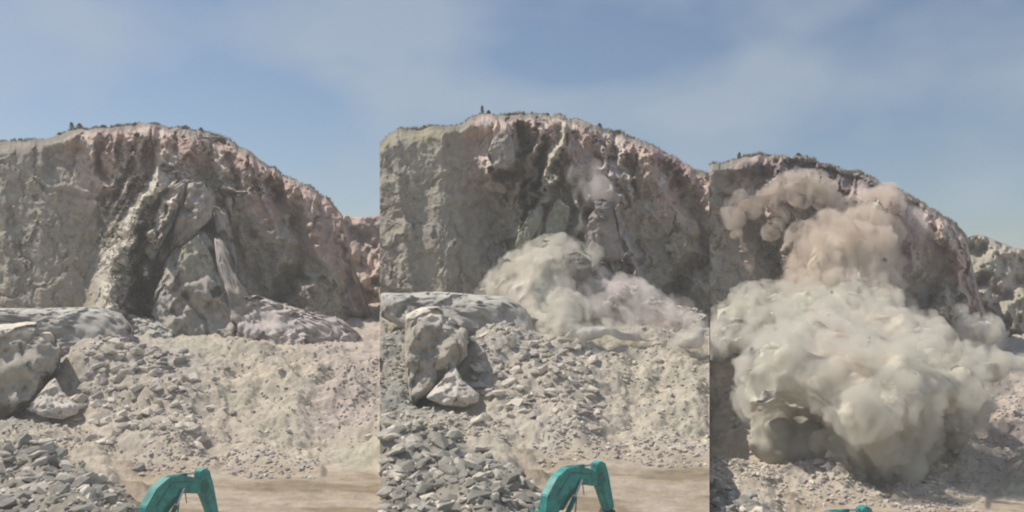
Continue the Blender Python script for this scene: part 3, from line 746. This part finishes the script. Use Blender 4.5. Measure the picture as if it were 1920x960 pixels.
dust_cloud(fill([(1178, 520), (1200, 512), (1235, 540), (1275, 580), (1290, 610), (1262, 606), (1220, 575), (1190, 548)], 40, 5, 15, lambda x, y: 190 - (y - 520) * .1, 3, 12), 'narrow dust tongue sliding down the right side of the middle cliff foot', 12, .34, .5, (0, 1328.5), tintf=flat((.60, .56, .53)), vt=.5)
# third part: the whole face has come down
def dd(x, y):
    b = float(np.interp(y, [300, 380, 600, 640, 690, 760, 840, 880, 900], [216, 206, 184, 160, 136, 128, 128, 125, 122]))
    return b
B3 = fill([(1332, 548), (1380, 545), (1440, 540), (1480, 560), (1560, 520), (1640, 520), (1700, 570), (1750, 600), (1775, 650), (1850, 660), (1990, 655), (1990, 700), (1900, 705), (1850, 740), (1830, 775), (1780, 800), (1815, 790), (1752, 785), (1740, 850), (1720, 885),
           (1660, 898), (1600, 890), (1556, 850), (1532, 795), (1480, 772), (1430, 782), (1392, 790), (1390, 765), (1365, 745), (1372, 712), (1400, 680), (1420, 640), (1370, 650), (1332, 668)], 420, 9, 44, dd, 9, 21)
def tint3(sx, sy, V):
    c = soft(sx, sy, V)
    c = mix(c, (.56, .455, .375), sstep(100, 30, np.hypot((sx - 1590) * .9, sy - 650)) * .9)
    c = mix(c, (.56, .48, .40), sstep(45, 15, np.hypot(sx - 1700, sy - 790)) * .7)
    return mix(c, (.60, .58, .485), sstep(1480, 1400, sx) * .6)
dust_cloud(B3, 'huge billowing cream dust cloud rolling over the right part of the bench', 21, .42, 1.05, (1331.5, 5000), smooth_zone=lambda a, b: 1 - .75 * sstep(120, 50, np.hypot(a - 1600, (b - 610))), tintf=tint3)
dust_cloud(fill([(1398, 770), (1480, 760), (1550, 780), (1570, 860), (1530, 878), (1440, 876), (1404, 840)], 60, 9, 34, lambda x, y: float(np.interp(y, [760, 870], [134, 130])), 2, 91), 'dust bank with painted shade under the left lobe of the huge cloud', 91, .4, .6, tintf=flat((.42, .39, .32)), veil=None, vt=0)  # dark tan tint puts the shade of the hollow into the dust colour
dust_cloud(fill([(1736, 780), (1790, 760), (1832, 775), (1826, 840), (1780, 866), (1740, 860)], 40, 9, 28, lambda x, y: float(np.interp(y, [760, 870], [137, 131])), 2, 93), 'dust bank with painted shade under the right lobe of the huge cloud', 93, .4, .6, tintf=flat((.42, .37, .33)), veil=None, vt=0)  # shade of the right hollow, likewise put into a darker dust tint
B3b = fill([(1620, 362), (1650, 352), (1672, 375), (1680, 420), (1665, 470), (1670, 540), (1700, 590), (1680, 640), (1500, 640), (1470, 560), (1490, 500), (1500, 440), (1540, 412), (1590, 400)], 150, 12, 44, lambda x, y: float(np.interp(y, [360, 640], [207, 190])), 6, 31)
dust_cloud(B3b, 'smooth pinkish dust curtain pouring down the middle of the right cliff', 31, .45, .5, smooth_zone=lambda a, b: .25 + 0 * a, tintf=lambda a, b, V: mix(np.tile((.62, .54, .46), (len(a), 1)), (.66, .61, .50), sstep(0, .5, fbm(V * .1, 3, 7))), vt=2.2, veil=M_TAN)
B3c = fill([(1362, 400), (1370, 372), (1400, 355), (1440, 350), (1480, 330), (1515, 318), (1545, 330), (1572, 378), (1590, 400), (1560, 398), (1520, 378), (1480, 372), (1450, 382), (1470, 400), (1455, 440), (1440, 440), (1442, 400), (1400, 402), (1388, 430), (1408, 490), (1402, 512), (1385, 480), (1372, 440)], 120, 5, 17, lambda x, y: 207, 3, 41)
dust_cloud(B3c, 'orange brown dust plume arching under the crest of the right cliff', 41, .38, .5, tintf=lambda a, b, V: mix(np.tile((.58, .46, .36), (len(a), 1)), CREAM, sstep(1420, 1540, a) * .6), vt=1.3, veil=M_TAN)
dust_cloud(fill([(1790, 585), (1810, 572), (1850, 590), (1885, 605), (1892, 630), (1860, 645), (1810, 640), (1795, 615)], 30, 6, 24, lambda x, y: 186, 3, 51), 'white dust puff spilling from the right end of the right cliff', 51, .4, .6, tintf=flat((.66, .63, .60)))
dust_cloud(fill([(1535, 862), (1545, 840), (1575, 832), (1605, 842), (1608, 862), (1570, 872)], 18, 5, 14, lambda x, y: 124, 2, 61), 'small bright dust puff in front of the right cloud near the ground', 61, .25, .4, vt=.5)

# thin veils with no solid heart: torn dust trailing down the faces
def veil_only(poly, n, r0, r1, df, mat, label, seed, parent):
    r = random.Random(seed); S, Fc = ico(3); VV, FF, o_ = [], [], 0
    for (x, y, rr, d) in fill(poly, n, r0, r1, df, 2, seed):
        p = np.array(px(x, y, d)); R = rr * d / F; VV.append(S * np.array((R, R * .9, R * 1.5)) + p); FF.append(Fc + o_); o_ += len(S)
    tmp = mesh_obj('tmp', np.concatenate(VV), np.concatenate(FF), M_DUST)
    md = tmp.modifiers.new('r', 'REMESH'); md.mode = 'VOXEL'; md.voxel_size = .6
    m2 = tmp.modifiers.new('s', 'SMOOTH'); m2.factor = .5; m2.iterations = 8
    me = bpy.data.meshes.new_from_object(tmp.evaluated_get(bpy.context.evaluated_depsgraph_get())); bpy.data.objects.remove(tmp)
    me.materials.clear(); me.materials.append(mat); o = bpy.data.objects.new('dust_veil', me); C.objects.link(o); o.parent = parent
DC = [o for o in C.objects if o.name.startswith('dust_cloud')]
veil_only([(1062, 300), (1120, 300), (1165, 330), (1170, 420), (1195, 500), (1150, 480), (1150, 400), (1110, 400), (1090, 480), (1050, 480), (1085, 400), (1060, 350)], 60, 6, 18, lambda x, y: float(np.interp(y, [300, 480], [206, 194])), M_PINK, '', 71, DC[0])
veil_only([(1060, 560), (1130, 500), (1330, 580), (1330, 640), (1100, 640)], 60, 8, 30, lambda x, y: float(np.interp(y, [500, 640], [190, 170])), M_PINK, '', 73, DC[0])
0 and veil_only([(880, 400), (1000, 380), (1000, 480), (900, 560), (860, 560)], 40, 8, 30, lambda x, y: 198, M_PINK, '', 75, DC[0])
0 and veil_only([(1360, 380), (1560, 330), (1600, 420), (1480, 560), (1400, 560), (1370, 470)], 90, 10, 34, lambda x, y: 207, M_TAN, '', 77, DC[4])
veil_only([(1640, 380), (1760, 420), (1810, 480), (1800, 600), (1720, 640), (1640, 600)], 80, 10, 34, lambda x, y: 206 + (x - 1640) * .06, M_PINK, '', 79, DC[4])
0 and veil_only([(1390, 770), (1560, 770), (1570, 880), (1400, 880)], 40, 10, 34, lambda x, y: 129, M_VEIL, '', 81, DC[4])
0 and veil_only([(1730, 770), (1830, 760), (1830, 860), (1740, 870)], 30, 10, 30, lambda x, y: 129, M_VEIL, '', 83, DC[4])

# ------------------------------------------------------------------ haze over the whole quarry
bm = bmesh.new(); bmesh.ops.create_cube(bm, size=1); me = bpy.data.meshes.new('haze'); bm.to_mesh(me); bm.free()
hz = bpy.data.objects.new('haze', me); C.objects.link(hz); hz.scale = (3100, 3100, 72); hz.location = (0, 0, 26); me.materials.append(vol_mat('haze_air', .0004, (.95, .95, .95))); tag(hz, 'thin dusty haze hanging in the air of the quarry', 'haze', kind='stuff')

# ------------------------------------------------------------------ shrubs along the crest
M_BARK = mat_plain('bark', (.20, .17, .14), .9); M_LEAF = mat_plain('dry_leaves', (.17, .165, .12), .9, var=.4)
def shrub(k, x, h, wdt, label, spire=False):
    ax, ay, s = CL[k]; lx, c = CRESTS[k]; y = crest_y(k, x)
    l = (x - ax) / s; yy = np.array([[c[np.argmin(abs(lx - l))]]]); d = cliff_depth(k, np.array([[l]]), yy, yy)[0][0, 0] + 8
    b = px(x, y, d); H = h * d / F; Wd = wdt * d / F
    r = random.Random(int(x)); e = bpy.data.objects.new('shrub', None); C.objects.link(e); e.location = b - Vector((0, 0, .3)); tag(e, label, 'shrub', 'dry shrubs along the crest')
    V, Q = [], []
    for j in range(5):
        a = r.uniform(0, 6.28); tip = Vector((math.cos(a) * Wd * .35, math.sin(a) * Wd * .35, H * r.uniform(.5, 1)))
        if spire and j == 0: tip = Vector((0, 0, H * 1.25))
        w0 = .06; o_ = len(V)
        for (p, q) in ((Vector((0, 0, 0)), w0), (tip * .5 + Vector((0, 0, .05)), w0 * .7), (tip, w0 * .25)):
            for m in range(4): V.append(tuple(p + Vector((math.cos(m * 1.57) * q, math.sin(m * 1.57) * q, 0))))
        for ring in (0, 4):
            for m in range(4): Q.append((o_ + ring + m, o_ + ring + (m + 1) % 4, o_ + ring + 4 + (m + 1) % 4, o_ + ring + 4 + m))
    mesh_obj('stem', V, Q, M_BARK, parent=e)
    V, Q = [], []
    for j in range(150):
        t = r.random() ** .7; a = r.uniform(0, 6.28); q = r.random() ** .5 * Wd * .5 * (1 - .75 * t if spire else math.sqrt(max(.05, 1 - t * t)))
        p = Vector((math.cos(a) * q, math.sin(a) * q, H * (.15 + .85 * t))); sz = r.uniform(.08, .2)
        u = Vector((r.gauss(0, 1), r.gauss(0, 1), r.gauss(0, 1))).normalized() * sz; v = u.cross(Vector((r.gauss(0, 1), r.gauss(0, 1), r.gauss(0, 1)))).normalized() * sz
        o_ = len(V); V += [tuple(p - u), tuple(p + v), tuple(p + u), tuple(p - v)]; Q.append((o_, o_ + 1, o_ + 2, o_ + 3))
    mesh_obj('foliage', V, Q, M_LEAF, parent=e)
for k, x, h, wd, lab, sp in [
    (0, 134, 17, 13, 'tall spiky dry shrub at the left shoulder of the left crest', True), (0, 149, 12, 12, 'round dry shrub just right of the spiky one on the left crest', False),
    (0, 112, 7, 12, 'low shrub left of the spiky one on the left crest', False), (0, 194, 7, 16, 'low shrub between the spiky one and the top of the left crest', False), (0, 254, 8, 14, 'small shrub at the top of the left crest', False),
    (0, 290, 6, 30, 'wide low shrub just right of the top of the left crest', False), (0, 348, 9, 16, 'dark rounded shrub where the left crest starts to fall', False), (0, 377, 8, 9, 'small dark shrub lower down the falling left crest', False),
    (1, 904, 16, 10, 'tall spiky dry shrub at the left shoulder of the middle crest', True), (1, 916, 8, 9, 'small shrub just right of the spiky one on the middle crest', False), (1, 955, 7, 14, 'low shrub at the left of the middle crest top', False),
    (1, 1026, 7, 10, 'dark shrub at the very top of the middle crest', False), (1, 1124, 8, 9, 'dark shrub where the middle crest starts to fall', False), (1, 1157, 7, 12, 'low shrub further down the falling middle crest', False),
    (2, 1386, 14, 10, 'tall spiky dry shrub at the left shoulder of the right crest', True), (2, 1402, 6, 12, 'low shrub just right of the spiky one on the right crest', False), (2, 1497, 8, 12, 'dark shrub on the top of the right crest', False),
    (2, 1440, 5, 16, 'wide low shrub between the other shrubs of the right crest', False)]:
    shrub(k, x, h, wd, lab, sp)

# dry grass and clods along the rim
V, Q = [], []
rg = random.Random(5)
for k in range(3):
    ax, ay, s = CL[k]; lx, cc = CRESTS[k]; yy = cc[None, :]; dep = cliff_depth(k, lx[None, :], yy, yy)[0][0] + 7
    for _ in range(1500):
        x = rg.uniform(max(XR[k][0], -30), min(XR[k][1], 1815)); l = (x - ax) / s
        y = ay + s * float(np.interp(l, lx, cc)); d = float(np.interp(l, lx, dep)) + rg.uniform(-.5, 2.5)
        den = .5 + .5 * math.sin(x * .05) * math.sin(x * .017 + k)
        if rg.random() > den: continue
        b = px(x, y, d) - Vector((0, 0, .25)); h = rg.uniform(.3, .9) * (.5 + den)
        for _b in range(3):
            a = rg.uniform(0, 6.28); wv = Vector((math.cos(a), math.sin(a), 0)) * .09; t = b + Vector((rg.uniform(-.35, .35), rg.uniform(-.35, .35), h)); o_ = len(V)
            V += [tuple(b - wv), tuple(b + wv), tuple(t + wv * .3), tuple(t - wv * .3)]; Q.append((o_, o_ + 1, o_ + 2, o_ + 3))
tag(mesh_obj('grass', V, Q, mat_plain('dry_grass', (.25, .22, .15), .9, var=.3)), 'thin dry grass along the cliff rim', 'grass', kind='stuff')

# ------------------------------------------------------------------ excavators
M_TEAL = mat_plain('teal_paint', (.05, .29, .255), .5, var=.35); M_DTEAL = mat_plain('dark_teal_paint', (.03, .17, .155), .5, var=.25)
M_STEEL = mat_plain('worn_steel', (.34, .33, .31), .45, .3); M_RUB = mat_plain('track_steel', (.07, .065, .06), .7); M_GLASS = mat_plain('cab_glass', (.03, .045, .05), .08)
M_CHROME = mat_plain('piston_rod', (.62, .60, .57), .25, .8, .05)
def prism(name, poly, y0, y1, mat, parent, bev=.04):
    """side profile (forward, up) extruded across the machine"""
    bm = bmesh.new(); a = [bm.verts.new((p[0], y0, p[1])) for p in poly]; b = [bm.verts.new((p[0], y1, p[1])) for p in poly]; n = len(poly)
    bm.faces.new(a); bm.faces.new(b[::-1])
    for i in range(n): bm.faces.new((a[(i + 1) % n], a[i], b[i], b[(i + 1) % n]))
    bmesh.ops.recalc_face_normals(bm, faces=bm.faces)
    if bev: bmesh.ops.bevel(bm, geom=bm.edges[:], offset=bev, segments=2, affect='EDGES', clamp_overlap=True)
    me = bpy.data.meshes.new(name); bm.to_mesh(me); bm.free(); me.materials.append(mat); o = bpy.data.objects.new(name, me); C.objects.link(o); o.parent = parent; return o
def tube(name, p, q, r, mat, parent, y=0.0, n=14):
    bm = bmesh.new(); p = Vector((p[0], y, p[1])); q = Vector((q[0], y, q[1])); bmesh.ops.create_cone(bm, segments=n, radius1=r, radius2=r, depth=(q - p).length, cap_ends=True)
    bmesh.ops.transform(bm, matrix=Matrix.Translation((p + q) / 2) @ (q - p).to_track_quat('Z', 'Y').to_matrix().to_4x4(), verts=bm.verts)
    me = bpy.data.meshes.new(name); bm.to_mesh(me); bm.free(); me.materials.append(mat); o = bpy.data.objects.new(name, me); C.objects.link(o); o.parent = parent; return o
def make_excavator():
    e = bpy.data.objects.new('excavator', None); C.objects.link(e)
    for s in (-1, 1):
        pts = [(-2.4, .12), (2.4, .12), (2.85, .35), (2.95, .7), (2.7, 1.0), (-2.7, 1.0), (-2.95, .7), (-2.85, .35)]
        t = prism('track', pts, s * 1.35 - .35, s * 1.35 + .35, M_RUB, e, .06)
        for x in (-2.4, -1.2, 0, 1.2, 2.4): 
            w_ = tube('roller', (x, .56), (x, .57), .3, M_STEEL, t); w_.rotation_euler = (0, 0, 0)
            bm = bmesh.new(); bmesh.ops.create_cone(bm, segments=18, radius1=.33, radius2=.33, depth=.78, cap_ends=True)
            bmesh.ops.transform(bm, matrix=Matrix.Translation((x, s * 1.35, .56)) @ Matrix.Rotation(math.pi / 2, 4, 'X'), verts=bm.verts); bm.to_mesh(w_.data); bm.free()
    prism('undercarriage', [(-1.3, .5), (1.3, .5), (1.1, 1.15), (-1.1, 1.15)], -1.0, 1.0, M_RUB, e)
    b = prism('body', [(-3.2, 1.2), (1.6, 1.2), (1.6, 1.7), (-.2, 1.8), (-.2, 2.4), (-2.4, 2.6), (-3.2, 2.4)], -1.45, 1.45, M_TEAL, e, .08)
    prism('counterweight', [(-3.9, 1.25), (-3.22, 1.2), (-3.22, 2.45), (-3.7, 2.4), (-3.95, 2.0)], -1.45, 1.45, M_DTEAL, e, .1)
    cb = prism('cab', [(-.15, 1.72), (1.65, 1.72), (1.7, 2.2), (1.35, 2.95), (-.1, 2.95)], .45, 1.42, M_TEAL, e, .06)
    prism('window', [(.05, 2.1), (1.45, 2.1), (1.2, 2.8), (.05, 2.8)], .43, 1.44, M_GLASS, cb, .02)
    prism('windscreen', [(1.62, 1.85), (1.72, 1.85), (1.76, 2.2), (1.46, 2.85), (1.38, 2.85), (1.66, 2.2)], .55, 1.32, M_GLASS, cb, .01)
    prism('exhaust_pipe', [(-2.2, 2.5), (-2.05, 2.5), (-2.05, 2.95), (-2.2, 2.95)], -.9, -.75, M_RUB, b, .02)
    bo = prism('boom', [(-.3, 1.9), (.95, 1.9), (1.55, 3.2), (2.3, 4.0), (3.2, 4.6), (4.4, 4.8), (7.1, 4.2), (7.55, 4.6), (7.55, 5.1), (7.1, 5.35), (5.6, 6.0), (4.2, 6.45), (2.8, 6.5), (1.3, 5.85), (.1, 4.5)], -.46, .46, M_TEAL, e, .07)
    prism('boom_rib', [(1.0, 4.3), (1.2, 4.3), (3.0, 6.0), (5.8, 5.5), (5.8, 5.6), (3.0, 6.12)], -.485, .485, M_DTEAL, bo, .0)
    tube('pin', (7.25, 4.85), (7.25, 4.86), .1, M_STEEL, bo)
    ar = prism('arm', [(6.6, 6.3), (7.2, 6.5), (7.8, 6.2), (8.3, 4.9), (9.0, 2.2), (8.85, 1.75), (8.2, 1.8), (7.2, 3.9), (6.65, 4.75)], -.44, .44, M_TEAL, e, .07)
    prism('shade_plate', [(1.3, 3.1), (2.2, 2.9), (3.0, 3.7), (4.0, 4.3), (4.2, 5.0), (3.0, 5.0), (2.0, 4.4)], -.3, .3, M_DTEAL, bo, .03)  # dark plate added to give the boom's shaded underside its tone
    prism('mounting_plate', [(6.55, 4.35), (7.3, 4.2), (7.75, 4.7), (7.3, 5.5), (6.6, 5.4)], -.5, .5, M_DTEAL, bo, .03)
    prism('work_light', [(3.2, 4.45), (3.5, 4.45), (3.5, 4.75), (3.2, 4.75)], .48, .66, M_CHROME, bo, .02)
    prism('handrail', [(-.2, 2.95), (.1, 3.9), (.18, 3.9), (-.12, 2.95)], 1.2, 1.26, M_STEEL, e, 0)
    prism('bucket', [(8.3, 1.95), (8.8, 1.9), (9.05, 1.2), (8.7, .5), (7.9, .15), (7.3, .35), (7.15, .75), (7.75, 1.1)], -.7, .7, M_RUB, e, .05)
    for j in range(5): prism('tooth', [(7.35, .3), (7.0, .5), (7.1, .85), (7.3, .7)], -.68 + j * .31, -.56 + j * .31, M_STEEL, e, .02)
    # hydraulic rams: two under the boom, one over it to the arm head, one down the arm
    for s in (-.62, .62):
        c = tube('hydraulic_cylinder', (1.5, 1.6), (3.3, 3.9), .21, M_DTEAL, e, s); tube('piston_rod', (3.3, 3.9), (4.2, 5.3), .13, M_CHROME, c, s)
    c = tube('hydraulic_cylinder', (2.9, 6.42), (5.2, 6.28), .15, M_DTEAL, e); tube('piston_rod', (5.2, 6.28), (6.95, 6.2), .09, M_CHROME, c)
    c = tube('hydraulic_cylinder', (8.1, 5.7), (8.75, 3.8), .13, M_STEEL, e); tube('piston_rod', (8.75, 3.8), (9.05, 2.3), .08, M_CHROME, c)
    tube('hydraulic_hose', (4.7, 5.25), (4.3, 2.2), .05, M_RUB, bo, .2) ; tube('hydraulic_hose', (5.3, 5.1), (5.6, 3.6), .05, M_STEEL, bo, .3)
    return e
def copy_tree(o, parent=None):
    c = o.copy(); C.objects.link(c)
    if parent: c.parent = parent
    for ch in list(o.children): copy_tree(ch, c)
    return c
ex = make_excavator()
for i, (k, X, lab) in enumerate([(0, 266, 'teal excavator with raised boom on the pit floor in the left part'), (1, 1019, 'teal excavator reaching right in front of the central dark rock pile'), (2, 1512, 'teal excavator almost hidden below the bottom edge under the right dust cloud')]):
    o = ex if i == 0 else copy_tree(ex)
    d = 74.5; zg = CZ - d * ((560 + 22 * F / d) + GR[k][1] - HZ) / F
    o.location = (d * (X - 960) / F, d, zg); o.rotation_euler = (0, 0, math.radians((68, 45, 30)[i])); tag(o, lab, 'excavator', 'teal excavators on the pit floor')
